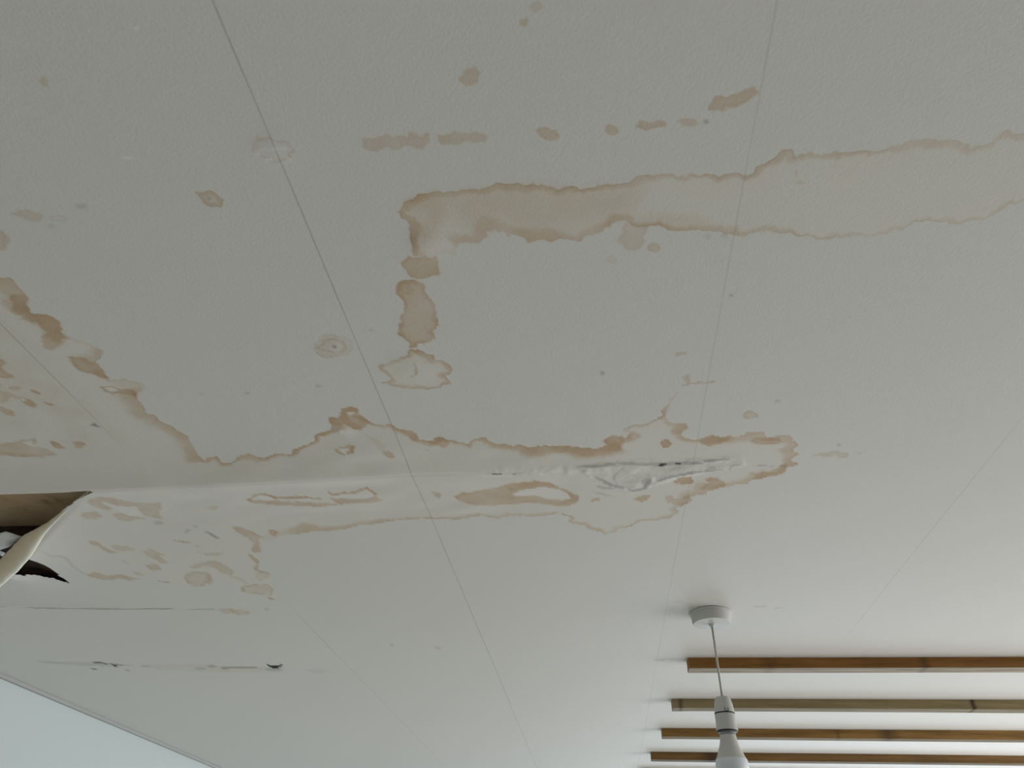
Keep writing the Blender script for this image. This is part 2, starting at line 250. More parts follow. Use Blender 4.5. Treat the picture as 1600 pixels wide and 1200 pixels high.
# grey and black grime, with painted batten-end shade: strength, softness, points
G = [(.35,.004,ell(128,322,7,3)), (.5,.002,ell(1103,191,4,3)), (.2,.003,ell(80,354,6,3)), (.45,.002,ell(327,310,3,2.5)), (.75,.002,ell(522,541,3,2)), (.6,.002,ell(941,583,3.5,2.5)), (.4,.002,ell(1143,461,3,2.5)),
 (.22,.003,ell(1106,369,5,4)), (.2,.003,ell(1131,369,4,4)), (.3,.002,ell(1215,627,5,2)), (.4,.002,ell(1311,695,3,1.5)), (.3,.002,ell(580,516,3,1.5)), (.3,.002,ell(498,603,5,2)), (.3,.002,ell(386,614,4,2)), (.25,.002,ell(315,615,4,2)),
 (.85,.002,[(141,664),(148,660),(152,664),(159,667),(150,666)]), (.35,.004,ell(248,815,7,3)), (.7,.003,[(321,829),(328,830),(343,840),(337,840)]), (.35,.003,[(289,831),(294,825),(299,826),(292,832)]), (.3,.002,ell(306,821,4,1.5)),
 (.6,.001,[(241,905.5),(255,908),(274,910.5),(255,909.5)]), (.35,.004,[(680,1010),(690,1012),(684,1015)]), (.3,.004,ell(417,952,4,1.5)), (.3,.003,ell(1058,941,12,.8)), (.35,.001,[(1024,941),(1062,941),(1062,941.9),(1024,942)]),
 (.3,.001,[(1178,947),(1215,948.5),(1255,947.2),(1255,948.2),(1215,949.7),(1178,948)]), (.3,.001,[(1022,1030.4),(1040,1030.4),(1040,1031.4),(1022,1031.4)]), (.3,.003,ell(612,1008,3,2)), (.14,.006,[(475,1046),(500,1045),(515,1050),(490,1053)]),  # the short dash left of the first batten paints its end shadow
 # flaking seam
 (0.74,.002,[(900,728),(925,725),(945,724),(960,722),(962,726),(945,728),(925,729)]), (0.61,.002,[(962,721),(1000,723),(1028,722),(1055,721),(1080,722),(1090,725),(1060,726),(1030,728),(1000,726),(965,725)]),
 (1.6,.001,[(1028,726),(1035,724),(1042,724.5),(1038,727),(1030,728)]), (1.6,.001,[(1054,724),(1060,723),(1064,724.5),(1058,725.5)]), (0.74,.002,[(1075,722),(1095,719),(1110,718),(1140,716),(1140,718),(1110,721),(1090,725),(1078,725)]),
 (0.61,.003,[(925,742),(940,748),(960,757),(980,762),(985,765),(960,761),(940,754)]), (0.81,.003,[(985,766),(1005,763),(1010,750),(1020,748),(1016,757),(1008,765),(990,768)]), (0.61,.003,[(1000,750),(1016,746),(1020,752),(1006,758)]),
 (0.68,.002,[(1025,751),(1040,744),(1060,740),(1085,735.5),(1130,733),(1130,735),(1085,739),(1060,744),(1030,753)]), (0.47,.003,ell(1113,732,5,4)), (0.54,.001,[(1138,733),(1142,727),(1158,725),(1162,722),(1158,727),(1144,729),(1140,734)]),
 (0.68,.001,[(1175,727),(1200,727.3),(1232,728.5),(1200,728.8)]), (0.47,.002,[(932,758),(960,763),(950,765),(935,762)]), (0.41,.002,[(925,768),(945,771),(960,776),(940,773)]),
 (0.47,.002,[(970,730),(973,730),(963,742),(960,752),(958,745)]), (1.3,.001,[(768,737),(780,736),(785,737),(783,738),(770,738)]), (0.81,.001,[(800,738),(809,738),(806,740),(802,740)]),
 (.25,.003,[(70,851),(85,862),(96,861),(108,867),(115,880),(130,893),(138,898),(128,894),(113,882),(104,868),(94,864),(84,864)]),
 (.55,.003,[(-20,946.6),(60,948.2),(180,950),(330,951.2),(338,952.2),(180,951.6),(60,949.6),(-20,947.4)]), (1.0,.0025,[(40,947.6),(120,948.7),(240,950.2),(300,951),(240,952.4),(120,951.3),(50,949.8)]),
 (.3,.008,[(72,1033),(110,1035),(170,1036),(210,1040),(160,1041),(100,1038)]), (1.0,.002,ell(92,1036.3,4,1.4)), (.5,.002,ell(82,1035,6,1.2)),
 (1.5,.002,[(142,1034.5),(155,1034),(165,1036.5),(169,1038),(160,1037),(150,1036)]), (1.1,.002,ell(174,1036.5,3,1)), (1.5,.002,ell(180,1040,4,1.5)), (1.0,.002,[(182,1037),(190,1039),(202,1041),(190,1041)]), (1.1,.002,ell(147,1045.3,4,1.4)), (.7,.002,ell(199,1046.5,4,1)), (.5,.003,ell(226,1041,6,1.3)),
 (.4,.006,ell(313,1045,9,2)), (.7,.004,ell(331,1041,7,2)), (.85,.003,[(342,1042),(360,1042),(395,1042.5),(408,1044.5),(380,1044.8),(355,1044.5)]), (.6,.003,ell(351,1044,6,2)), (.8,.002,[(380,1042.8),(400,1042.6),(409,1045),(390,1044.6)]),
 (2.2,.002,[(417,1038.5),(430,1040.5),(441,1038.3),(438,1042.5),(428,1044),(421,1042)]), (.5,.008,ell(428,1046,12,3))]
# bare white chips
W = [(.8,.0015,[(774,729),(777,731),(779,735),(776,735)]), (.7,.0015,ell(978,764.5,3,3)), (.7,.0015,ell(1021,749,3,4)), (.6,.002,[(1010,760),(1024,757),(1045,748),(1065,744),(1050,752),(1030,758),(1013,763)]), (.6,.0015,[(803,740),(812,737),(808,741)]),
 (.6,.0015,ell(846,738,2.5,2)), (.5,.0015,ell(924,744,3,2)), (.5,.0015,ell(940,753,2.5,2)), (.6,.0015,[(990,720),(1015,718),(1012,721)]), (.6,.0015,[(1090,720),(1100,720),(1098,722)]), (.6,.002,ell(534,673,3,2.5)), (.55,.0015,ell(200,247,8,2)), (.4,.0015,ell(212,44,6,2)),
 (.5,.0015,ell(403,240,4,3)), (.6,.0015,ell(420,249,5,2)), (.35,.0015,[(405,233),(448,230),(448,232.5),(405,235)]), (.4,.0015,ell(452,248,5,2)), (.5,.001,ell(636,333,1.5,1.5)), (.3,.002,[(750,738),(757,742),(755,750),(758,744),(800,741),(758,740)])]

def seg_dist(P, a, b):
    ab = b-a; L = float(ab@ab)+1e-12
    t = np.clip(((P[:, 0]-a[0])*ab[0]+(P[:, 1]-a[1])*ab[1])/L, 0, 1)
    dx = P[:, 0]-a[0]-t*ab[0]; dy = P[:, 1]-a[1]-t*ab[1]
    return np.sqrt(dx*dx+dy*dy), t
def inside(P, q):
    ins = np.zeros(len(P), bool); n = len(q)
    for i in range(n):
        a, b = q[i], q[(i+1) % n]
        if a[1] == b[1]: continue
        c = ((a[1] > P[:, 1]) != (b[1] > P[:, 1]))
        xi = (b[0]-a[0])*(P[:, 1]-a[1])/(b[1]-a[1])+a[0]
        ins ^= c & (P[:, 0] < xi)
    return ins
def sdf(P, q, aux=None):
    """signed distance (negative inside) and optional interpolated per-vertex data"""
    best = np.full(len(P), 9.0); val = None
    if aux is not None: val = np.zeros((len(P), aux.shape[1]))
    for i in range(len(q)):
        j = (i+1) % len(q)
        d, t = seg_dist(P, q[i], q[j]); m = d < best
        best[m] = d[m]
        if aux is not None: val[m] = aux[i]*(1-t[m, None])+aux[j]*t[m, None]
    s = np.where(inside(P, q), -best, best)
    return (s, val) if aux is not None else s
_rs = np.random.RandomState(11); _lat = _rs.rand(512, 512)
def vnoise(x, y, cell):
    x = x/cell+200.3; y = y/cell+180.7
    xi = np.floor(x).astype(int); yi = np.floor(y).astype(int); fx = x-xi; fy = y-yi
    fx = fx*fx*(3-2*fx); fy = fy*fy*(3-2*fy)
    g = lambda a, b: _lat[a % 512, b % 512]
    return (g(xi, yi)*(1-fx)*(1-fy)+g(xi+1, yi)*fx*(1-fy)+g(xi, yi+1)*(1-fx)*fy+g(xi+1, yi+1)*fx*fy)*2-1
sm = lambda e0, e1, x: (lambda t: t*t*(3-2*t))(np.clip((x-e0)/(e1-e0), 0, 1))

# ------------------------------------------------------------------ ceiling mesh
def yrow(py): return at(949, py)[1]
xs = np.concatenate([np.linspace(XL, -1.66, 8)[:-1], np.arange(-1.66, 0.56, 0.0017), np.linspace(0.57, XR, 60)])
rows = [yrow(p) for p in np.arange(-40, 1075, 2.2)]
ys = np.concatenate([np.linspace(YB, rows[0], 24)[:-1], rows, np.linspace(rows[-1], YF, 60)[1:]])
nx, ny = len(xs), len(ys)
X, Y = np.meshgrid(xs, ys); P = np.stack([X.ravel(), Y.ravel()], 1)
# the torn hole
HOLE = poly([(-90,765),(0,760.5),(60,759),(110,757.6),(151,757),(137,764),(124,771),(119,774),(116,779),(107,784),(92,797),(79,809),(67,822),(56,840),(44,859),(50,864),(60,870),(72,877),(80,883),(86,888.5),(92,893.5),(91,896),(102,902.5),(109,909),(96,905),(86,901),(84,899),(72,897.5),
 (66,895),(62,893),(52,891.3),(47,890),(39,891),(34,887.5),(25,886),(10,890),(-10,900),(-90,930)])
hs = sdf(P, HOLE)
near = np.abs(hs) < 0.0013
idx = np.where(near)[0]
best = np.full(len(idx), 9.0); npt = P[idx].copy()
for i in range(len(HOLE)):
    a, b = HOLE[i], HOLE[(i+1) % len(HOLE)]
    d, t = seg_dist(P[idx], a, b); m = d < best; best[m] = d[m]
    npt[m] = a+t[m, None]*(b-a)
P[idx] = npt
cut = hs < -0.0013
onb = near
# noise warped domain for ragged outlines
wx = 0.0022*vnoise(P[:, 0], P[:, 1], .011)+0.0020*vnoise(P[:, 0]+3, P[:, 1], .0048)
wy = 0.0030*vnoise(P[:, 0]+7, P[:, 1]+2, .012)+0.0020*vnoise(P[:, 0], P[:, 1]+5, .0048)
PW = P+np.stack([wx, wy], 1)
N = len(P)
stain = np.zeros(N); damp = np.zeros(N); rim = np.full(N, .05); rims = np.zeros(N); grime_shade = np.zeros(N); pale = np.zeros(N)
def near_box(q, m, Q):
    lo = q.min(0)-m; hi = q.max(0)+m
    return np.where((Q[:, 0] > lo[0]) & (Q[:, 0] < hi[0]) & (Q[:, 1] > lo[1]) & (Q[:, 1] < hi[1]))[0]
for k, td in enumerate(TIDES):
    q = poly(td['pts']); s, wd = td['sw']; aux = []
    for p in td['pts']:
        if len(p) > 2: s, wd = p[2], p[3]
        aux.append((s, wd))
    aux = np.array(aux); ii = near_box(q, .02, PW)
    scal = PW[ii].copy()
    d, v = sdf(scal, q, aux)
    st, wd = v[:, 0], v[:, 1]*(1+.45*vnoise(P[ii, 0]+k, P[ii, 1], .03))
    outer = sm(.0008, -.0008, d)
    band = outer*(.18+.82*np.exp(-np.clip(-d, 0, 1)/wd*1.1)*1.0)*(d > -.06)
    dd_ = np.clip(-d, 0, 1)/(wd*(1.6 if k == 1 else .8 if k == 0 else 1.3)+.0008)
    band = outer*sm(1.25, .55, dd_)*(.82+.25*np.exp(-dd_*4))+outer*.16*np.exp(-np.clip(-d, 0, 1)/.03)
    stain[ii] = np.maximum(stain[ii], st*.72*band)
    if k < 5:
        damp[ii] = np.maximum(damp[ii], outer)
    m = np.abs(d) < np.abs(rim[ii]); jj = ii[m]; rim[jj] = d[m]; rims[jj] = st[m]
for s, soft, pts in B:
    q = poly(pts); ii = near_box(q, .02, PW); d = sdf(PW[ii], q)
    f = sm(soft*.5, -soft*.6, d)*(.8+.35*np.exp(-np.clip(-d, 0, 1)/.004))
    stain[ii] = 1-(1-np.clip(stain[ii], 0, 1.3)*.75)*(1-s*.75*f)
    stain[ii] /= .75
for s, soft, pts in HOLES:
    q = poly(pts); ii = near_box(q, .01, P); d = sdf(P[ii]+.4*(PW[ii]-P[ii]), q); f = s*sm(soft*.5, -soft*.5, d)
    stain[ii] *= 1-f; pale[ii] = np.maximum(pale[ii], .25*f)
for s, soft, pts in G:
    q = poly(pts); ii = near_box(q, .02, P); d = sdf(P[ii]+.3*(PW[ii]-P[ii]), q)
    grime_shade[ii] = np.maximum(grime_shade[ii], s*sm(soft, -soft*.4, d))
for s, soft, pts in W:
    q = poly(pts); ii = near_box(q, .02, P); d = sdf(P[ii], q)
    pale[ii] = np.maximum(pale[ii], s*sm(soft, -soft*.5, d))
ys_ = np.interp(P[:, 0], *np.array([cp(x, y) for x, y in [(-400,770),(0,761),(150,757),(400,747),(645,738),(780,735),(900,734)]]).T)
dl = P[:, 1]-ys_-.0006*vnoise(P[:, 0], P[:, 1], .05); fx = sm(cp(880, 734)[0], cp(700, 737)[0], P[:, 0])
pale = np.maximum(pale, .30*fx*np.exp(-((dl+.0025)/.0028)**2)); grime_shade = np.maximum(grime_shade, .22*fx*np.exp(-((dl-.0035)/.0028)**2))  # seam lip highlight and the shade behind it, painted into the colour
# pinkish tan wash on the oldest part of the stain
q = poly([(-200,470),(0,505),(60,560),(120,620),(190,690),(120,700),(100,660),(60,660),(-200,690)]); ii = near_box(q, .06, P); d = sdf(P[ii], q)
stain[ii] = np.maximum(stain[ii], .2*sm(.05, -.03, d)*(.7+.5*vnoise(P[ii, 0], P[ii, 1], .03)))
# relief
Z = np.zeros(N)
seam = np.array([cp(x, y) for x, y in [(-400,770),(0,761),(150,757),(400,747),(645,738),(780,735),(900,734),(1100,730)]])
ysm = np.interp(P[:, 0], seam[:, 0], seam[:, 1])
ax = np.interp(P[:, 0], [cp(0, 757)[0], cp(300, 750)[0], cp(645, 738)[0], cp(900, 734)[0], cp(1000, 730)[0]], [.016, .013, .006, .002, 0])
dy = P[:, 1]-ysm
Z -= ax*np.where(dy < 0, np.exp(-(np.abs(dy)/.07)**1.25), np.exp(-(np.abs(dy)/.10)))
rag = .0010*vnoise(P[:, 0], P[:, 1]*1.0, .010)*np.exp(-(dy/.012)**2)*sm(cp(730, 737)[0], cp(760, 737)[0], P[:, 0])*sm(cp(1000, 730)[0], cp(900, 730)[0], P[:, 0])
Z += rag
q = poly([(900,728),(960,719),(1050,718),(1160,712),(1165,726),(1085,742),(1030,757),(985,772),(940,762)]); ii = near_box(q, .03, P); d = sdf(P[ii], q)
Z[ii] += sm(.004, -.006, d)*(.0009*vnoise(P[ii, 0], P[ii, 1], .030)+.0003*vnoise(P[ii, 0], P[ii, 1], .006)-.0006)
grime_shade[ii] = np.maximum(grime_shade[ii], .25*sm(.004, -.004, d)*np.clip(vnoise(P[ii, 0]*.6, P[ii, 1], .008), 0, 1))
# soft wrinkles in the swollen board, and blisters at the screw heads
q = poly([(400,720),(520,670),(800,700),(900,715),(900,800),(500,810),(200,830),(200,740)]); ii = near_box(q, .03, P); d = sdf(P[ii], q)
Z[ii] += .0011*sm(.02, -.03, d)*vnoise(P[ii, 0]*.5, P[ii, 1], .035)
for (x, y, r, a) in [(427,233,.017,.0008),(650,575,.03,.0012),(665,380,.02,.0015),(522,541,.013,.0008),(537,672,.012,.0015)]:
    c = cp(x, y); Z -= a*np.exp(-((P[:, 0]-c[0])**2+(P[:, 1]-c[1])**2)/r**2)
# lip of the open joint
c0, c1 = cp(0, 948), cp(330, 951.5)
yl = np.interp(P[:, 0], [c0[0], c1[0]], [c0[1], c1[1]]); fa = sm(c1[0]+.05, c1[0]-.3, P[:, 0])
Z -= fa*.004*np.where(P[:, 1] < yl, np.exp(-np.abs(P[:, 1]-yl)/.03), 0)
# board pulled down along the torn fold
fa_, fb_ = np.array(cp(152, 757)), np.array(cp(20, 892)); dfl, tfl = seg_dist(P, fa_, fb_)
Z -= .018*tfl*np.exp(-dfl/.06)
# sheet drooping beside the torn edge
c = cp(75, 850); Z -= .003*np.exp(-((P[:, 0]-c[0])**2+(P[:, 1]-c[1])**2)/.09**2)
zc = HC+Z
co = np.stack([P[:, 0], P[:, 1], zc], 1)
I = np.arange(N).reshape(ny, nx)
a, b, c_, d_ = I[:-1, :-1].ravel(), I[:-1, 1:].ravel(), I[1:, 1:].ravel(), I[1:, :-1].ravel()
Q = np.stack([a, d_, c_, b], 1)            # normals face down into the room
inn = cut | onb
drop = (cut[Q].any(1)) | (inn[Q].all(1) & inside(P[Q].mean(1), HOLE))
Q = Q[~drop]
me = bpy.data.meshes.new('ceiling')
me.vertices.add(N); me.vertices.foreach_set('co', co.ravel())
me.loops.add(Q.size); me.loops.foreach_set('vertex_index', Q.ravel().astype(np.int32))
me.polygons.add(len(Q)); me.polygons.foreach_set('loop_start', np.arange(0, Q.size, 4, dtype=np.int32))
me.polygons.foreach_set('use_smooth', np.ones(len(Q), bool))
me.update(calc_edges=True)
for nm, ar in (('stain', stain), ('damp', damp), ('rim', rim), ('rims', rims), ('grime_shade', grime_shade), ('pale', pale)):
    at_ = me.attributes.new(nm, 'FLOAT', 'POINT'); at_.data.foreach_set('value', ar.astype(np.float32))
bmx = bmesh.new(); bmx.from_mesh(me)
bmesh.ops.delete(bmx, geom=[v for v in bmx.verts if not v.link_faces], context='VERTS'); bmx.to_mesh(me); bmx.free()

m = NT('stained ceiling paint')
tc = m.n('ShaderNodeTexCoord').outputs['Object']
sep = m.n('ShaderNodeSeparateXYZ'); m.put(sep.inputs[0], tc)
big = m.noise(1.3, 3, .5, tc); fine = m.noise(90, 4, .6, tc); mid = m.noise(14, 4, .6, tc)
PAINT = (0.70, 0.695, 0.67, 1)
col = m.mix(m.math('MULTIPLY', big, .5), PAINT, (0.675, 0.675, 0.655, 1))
dm = m.math('MULTIPLY', m.attr('damp'), m.math('ADD', m.math('MULTIPLY', mid, .9), .0))
col = m.mix(m.math('MINIMUM', dm, 1), col, (0.73, 0.70, 0.625, 1))
st = m.math('MULTIPLY', m.attr('stain'), m.math('ADD', m.math('MULTIPLY', m.noise(20, 3, .55, tc), 1.3), .35))
col = m.mix(m.math('MULTIPLY', st, 1.0, clamp=True), col, (0.56, 0.435, 0.305, 1))
col = m.mix(m.math('MULTIPLY', m.math('SUBTRACT', st, .85), 1.3, clamp=True), col, (0.42, 0.285, 0.16, 1))
# crisp dark tide line on the very edge
rd = m.math('ADD', m.attr('rim'), m.math('MULTIPLY', m.math('SUBTRACT', fine, .5), .0016))
rl = m.math('SUBTRACT', 1.0, m.math('DIVIDE', m.math('ABSOLUTE', m.math('ADD', rd, .0008)), .0016), clamp=True)
rl = m.math('MULTIPLY', rl, m.math('MULTIPLY', m.attr('rims'), m.math('MULTIPLY', m.ramp(m.noise(22, 2, .5, tc), [(.38, (0, 0, 0)), (.62, (1, 1, 1))]), .55)), clamp=True)
col = m.mix(rl, col, (0.40, 0.29, 0.17, 1))
# pencil and joint lines running with the joists
def jline(col, ratio, strength, width, y0=None, y1=None, dx=0.0):
    x0 = at(VP[0]+ratio*700, VP[1]-700)[0]
    wob = m.math('MULTIPLY', m.math('SUBTRACT', m.noise(2.2, 2, .5, tc), .5), .006)
    dd = m.math('ABSOLUTE', m.math('SUBTRACT', m.math('ADD', sep.outputs[0], wob), x0))
    f = m.math('SUBTRACT', 1.0, m.math('DIVIDE', dd, width), clamp=True)
    f = m.math('MULTIPLY', f, m.math('ADD', m.math('MULTIPLY', m.noise(7, 4, .7, tc), strength*1.5), strength*.25))
    if y0 is not None:
        f = m.math('MULTIPLY', f, m.math('MULTIPLY', m.math('SUBTRACT', sep.outputs[1], y0), 5, clamp=True))
    if y1 is not None:
        f = m.math('MULTIPLY', f, m.math('MULTIPLY', m.math('SUBTRACT', y1, sep.outputs[1]), 5, clamp=True))
    return m.mix(f, col, (0.22, 0.22, 0.22, 1))
col = jline(col, -.4229, .46, .0015)
col = jline(col, .1815, .20, .0016)
col = jline(col, -.995, .55, .0014, None, yrow(690))
col = jline(col, -.969, .25, .0022, yrow(930))
col = jline(col, .803, .18, .0022, yrow(600), yrow(1010))
gr = m.math('MULTIPLY', m.attr('grime_shade'), m.math('ADD', m.math('MULTIPLY', fine, .8), .6))
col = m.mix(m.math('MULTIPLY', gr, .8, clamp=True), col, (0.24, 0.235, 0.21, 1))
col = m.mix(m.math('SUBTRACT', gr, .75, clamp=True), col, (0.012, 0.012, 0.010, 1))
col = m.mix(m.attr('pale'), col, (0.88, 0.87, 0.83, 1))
m.put(m.b.inputs['Base Color'], col)
m.b.inputs['Roughness'].default_value = .75
m.b.inputs['Specular IOR Level'].default_value = .3
m.bump(m.math('ADD', m.noise(260, 3, .6, tc), m.math('MULTIPLY', m.noise(60, 3, .5, tc), .6)), .22, .0010)
ceiling = structure(link('ceiling', me, m.m))

# ------------------------------------------------------------------ room shell
M_wall = plain('pale wall paint', (0.55, 0.60, 0.585), .8, .02, 3, .3)
M_wall2 = plain('white wall paint', (0.78, 0.78, 0.75), .8, .02, 3, .3)
M_floor = plain('grey carpet floor', (0.52, 0.46, 0.38), .9, .1, 60, .2)
M_trim = plain('white gloss trim', (0.80, 0.80, 0.77), .4, .01, 10)
TK = .12
structure(box('wall_left', XL-TK, XL, YB-TK, YF+TK, 0, HC+.03, M_wall))
structure(box('wall_back', XL, XR, YB-TK, YB, 0, HC+.03, M_wall2))
bm = bmesh.new(); x0, x1, z0, z1 = WIN1
bm_box(bm, XL, x0, YF, YF+TK, 0, HC+.03); bm_box(bm, x1, XR, YF, YF+TK, 0, HC+.03)
bm_box(bm, x0, x1, YF, YF+TK, 0, z0); bm_box(bm, x0, x1, YF, YF+TK, z1, HC+.03)
structure(from_bm('wall_far', bm, M_wall2))
bm = bmesh.new(); y0, y1, z0, z1 = WIN2
bm_box(bm, XR, XR+TK, YB-TK, y0, 0, HC+.03); bm_box(bm, XR, XR+TK, y1, YF+TK, 0, HC+.03)
bm_box(bm, XR, XR+TK, y0, y1, 0, z0); bm_box(bm, XR, XR+TK, y0, y1, z1, HC+.03)
structure(from_bm('wall_right', bm, M_wall2))
structure(box('floor', XL, XR, YB, YF, -.1, 0, M_floor))
# window frames (out of view; daylight comes in through them)
bm = bmesh.new(); x0, x1, z0, z1 = WIN1
for a_, b_ in ((x0, x0+.05), ((x0+x1)/2-.03, (x0+x1)/2+.03), (x1-.05, x1)): bm_box(bm, a_, b_, YF+.02, YF+.08, z0, z1)
bm_box(bm, x0, x1, YF+.02, YF+.08, z0, z0+.05); bm_box(bm, x0, x1, YF+.02, YF+.08, z1-.05, z1)
structure(from_bm('window_1', bm, M_trim))
bm = bmesh.new(); y0, y1, z0, z1 = WIN2
for a_, b_ in ((y0, y0+.05), ((y0+y1)/2-.03, (y0+y1)/2+.03), (y1-.05, y1)): bm_box(bm, XR+.02, XR+.08, a_, b_, z0, z1)
bm_box(bm, XR+.02, XR+.08, y0, y1, z0, z0+.05); bm_box(bm, XR+.02, XR+.08, y0, y1, z1-.05, z1)
structure(from_bm('window_2', bm, M_trim))
# thin grey strip where the ceiling board meets the left wall
structure(box('trim_1', XL, XL+.012, YB, YF, HC-.012, HC-.0005, plain('grey ceiling edge strip', (0.40, 0.40, 0.385), .8, .03, 20, .3)))

# ------------------------------------------------------------------ void above the hole
m = NT('water stained brown board'); tc = m.n('ShaderNodeTexCoord').outputs['Object']
n1 = m.noise(9, 5, .6, tc); n2 = m.noise(30, 5, .6, tc)
c = m.ramp(m.math('ADD', m.math('MULTIPLY', n1, .7), m.math('MULTIPLY', n2, .3)), [(.33, (.30, .15, .065)), (.46, (.60, .43, .25)), (.65, (.70, .55, .37))])
m.put(m.b.inputs['Base Color'], c); m.b.inputs['Roughness'].default_value = .9; m.bump(n2, .3, .0015)
M_void = m.m
hb = HOLE.min(0)-.03; he = HOLE.max(0)+.03
bm = bmesh.new(); T0, T1 = HC+.004, HC+.055
bm_box(bm, hb[0], he[0], hb[1], he[1], T1, T1+.012)
bm_box(bm, hb[0]-.01, hb[0], hb[1], he[1], T0, T1+.012); bm_box(bm, he[0], he[0]+.01, hb[1], he[1], T0, T1+.012)
bm_box(bm, hb[0], he[0], hb[1]-.01, hb[1], T0, T1+.012); bm_box(bm, hb[0], he[0], he[1], he[1]+.01, T0, T1+.012)
structure(from_bm('roof_void', bm, M_void))
# dark joist crossing the void
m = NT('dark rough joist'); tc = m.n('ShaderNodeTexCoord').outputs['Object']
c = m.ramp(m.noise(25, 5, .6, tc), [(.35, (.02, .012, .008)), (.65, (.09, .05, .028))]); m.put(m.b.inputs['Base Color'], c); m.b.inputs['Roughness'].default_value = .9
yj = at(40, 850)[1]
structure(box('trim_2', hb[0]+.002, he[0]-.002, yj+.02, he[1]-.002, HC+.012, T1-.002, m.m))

# ------------------------------------------------------------------ torn lining paper
m = NT('torn paper, cream back'); tc = m.n('ShaderNodeTexCoord').outputs['Object']; 
v_ = m.attr('across'); n1 = m.noise(40, 4, .6, tc)
f = m.math('ADD', v_, m.math('MULTIPLY', m.math('SUBTRACT', n1, .5), .25))
c = m.ramp(f, [(0.0, (.66, .53, .36)), (.3, (.80, .69, .52)), (.55, (.90, .87, .77)), (1.0, (.91, .90, .86))])
m.put(m.b.inputs['Base Color'], c); m.b.inputs['Roughness'].default_value = .8; m.bump(n1, .3, .001)
tr = m.n('ShaderNodeBsdfTranslucent'); m.put(tr.inputs[0], c); mx = m.n('ShaderNodeMixShader'); mx.inputs[0].default_value = .1
m.put(mx.inputs[1], m.b.outputs[0]); m.put(mx.inputs[2], tr.outputs[0])
m.put([n for n in m.t.nodes if n.type == 'OUTPUT_MATERIAL'][0].inputs[0], mx.outputs[0])
M_paper = m.m
M_white = plain('white torn paper', (.78, .78, .76), .8, .05, 40, .3)
# conical roll: upper and lower outlines as seen, hanging a little under the ceiling
up = [(153,756.5),(130,773),(105,794),(72,818),(36,838),(0,876),(-45,915)]
lo = [(153,757.5),(128,776),(98,803),(68,834),(45,866),(25,888),(0,910),(-30,935)]
def along(pl, t):
    pl = np.array(pl, float); L = np.r_[0, np.cumsum(np.hypot(*np.diff(pl, axis=0).T))]; s = t*L[-1]
    return np.array([np.interp(s, L, pl[:, 0]), np.interp(s, L, pl[:, 1])])
bm = bmesh.new(); NTT, NA = 60, 26; grid = []; lay = bm.verts.layers.float.new('across')
vdir = R @ np.array([0, 0, 1.0])
for i in range(NTT+1):
    t = i/NTT; u = along(up, t); l = along(lo, t)
    jag = .8*math.sin(i*1.7)*math.sin(i*.6)*t
    dr = .003+.027*t
    A = at(u[0], u[1]+jag, dr-.003*t); Bq = at(l[0], l[1], dr+.003*t)
    cen = (A+Bq)/2; rad = np.linalg.norm(A-Bq)/2+1e-4
    e1 = (A-Bq)/np.linalg.norm(A-Bq); e2 = CAM-cen; e2 -= e1*(e2@e1); e2 /= np.linalg.norm(e2)
    row = []
    for j in range(NA+1):
        th = math.radians(-5+ (200)*j/NA)
        p = cen+rad*(math.cos(th)*e1+math.sin(th)*e2*.7)
        v = bm.verts.new(p); v[lay] = min(1, max(0, (th+.0)/math.pi)); row.append(v)
    grid.append(row)
for a, b in zip(grid, grid[1:]):
    for j in range(NA): bm.faces.new((a[j], a[j+1], b[j+1], b[j]))
o = from_bm('peeled_paper', bm, M_paper, None, True)
sol = o.modifiers.new('thickness', 'SOLIDIFY'); sol.thickness = .0008; sol.offset = 0
o['label'] = 'curled strip of cream torn paper peeling down beside the hole in the ceiling'; o['category'] = 'torn paper'
def scrap(pts, drops, name, label, mat):
    bm = bmesh.new(); n = len(pts)
    vs = [bm.verts.new(at(x, y, d)) for (x, y), d in zip(pts, drops)]
    cx = sum(p[0] for p in pts)/n; cy = sum(p[1] for p in pts)/n
    c0 = bm.verts.new(at(cx, cy, sum(drops)/n+.003))
    for i in range(n): bm.faces.new((vs[i], vs[(i+1) % n], c0))
    bmesh.ops.subdivide_edges(bm, edges=bm.edges, cuts=2)
    for v in bm.verts: v.co += Vector((random.uniform(-1, 1), random.uniform(-1, 1), random.uniform(-1, 1)))*.0006
    bmesh.ops.recalc_face_normals(bm, faces=bm.faces)
    o = from_bm(name, bm, mat, None, True); s = o.modifiers.new('thickness', 'SOLIDIFY'); s.thickness = .0012
    o['label'] = label; o['category'] = 'torn paper'; return o
scrap([(-40,838),(0,833),(8,830.5),(20,833),(26,835.5),(35,838.5),(28,843),(20,850),(14,854.5),(0,858.5),(-40,865)], [.0]*11, 'paper_scrap', 'ragged white scrap of paper inside the dark hole, behind the curled strip', M_white)
scrap([(-30,860),(0,860),(8,863.5),(5,868),(0,865.5),(-30,868)], [.004]*6, 'paper_scrap', 'tiny white paper fragment under the larger ragged scrap in the hole', M_white)

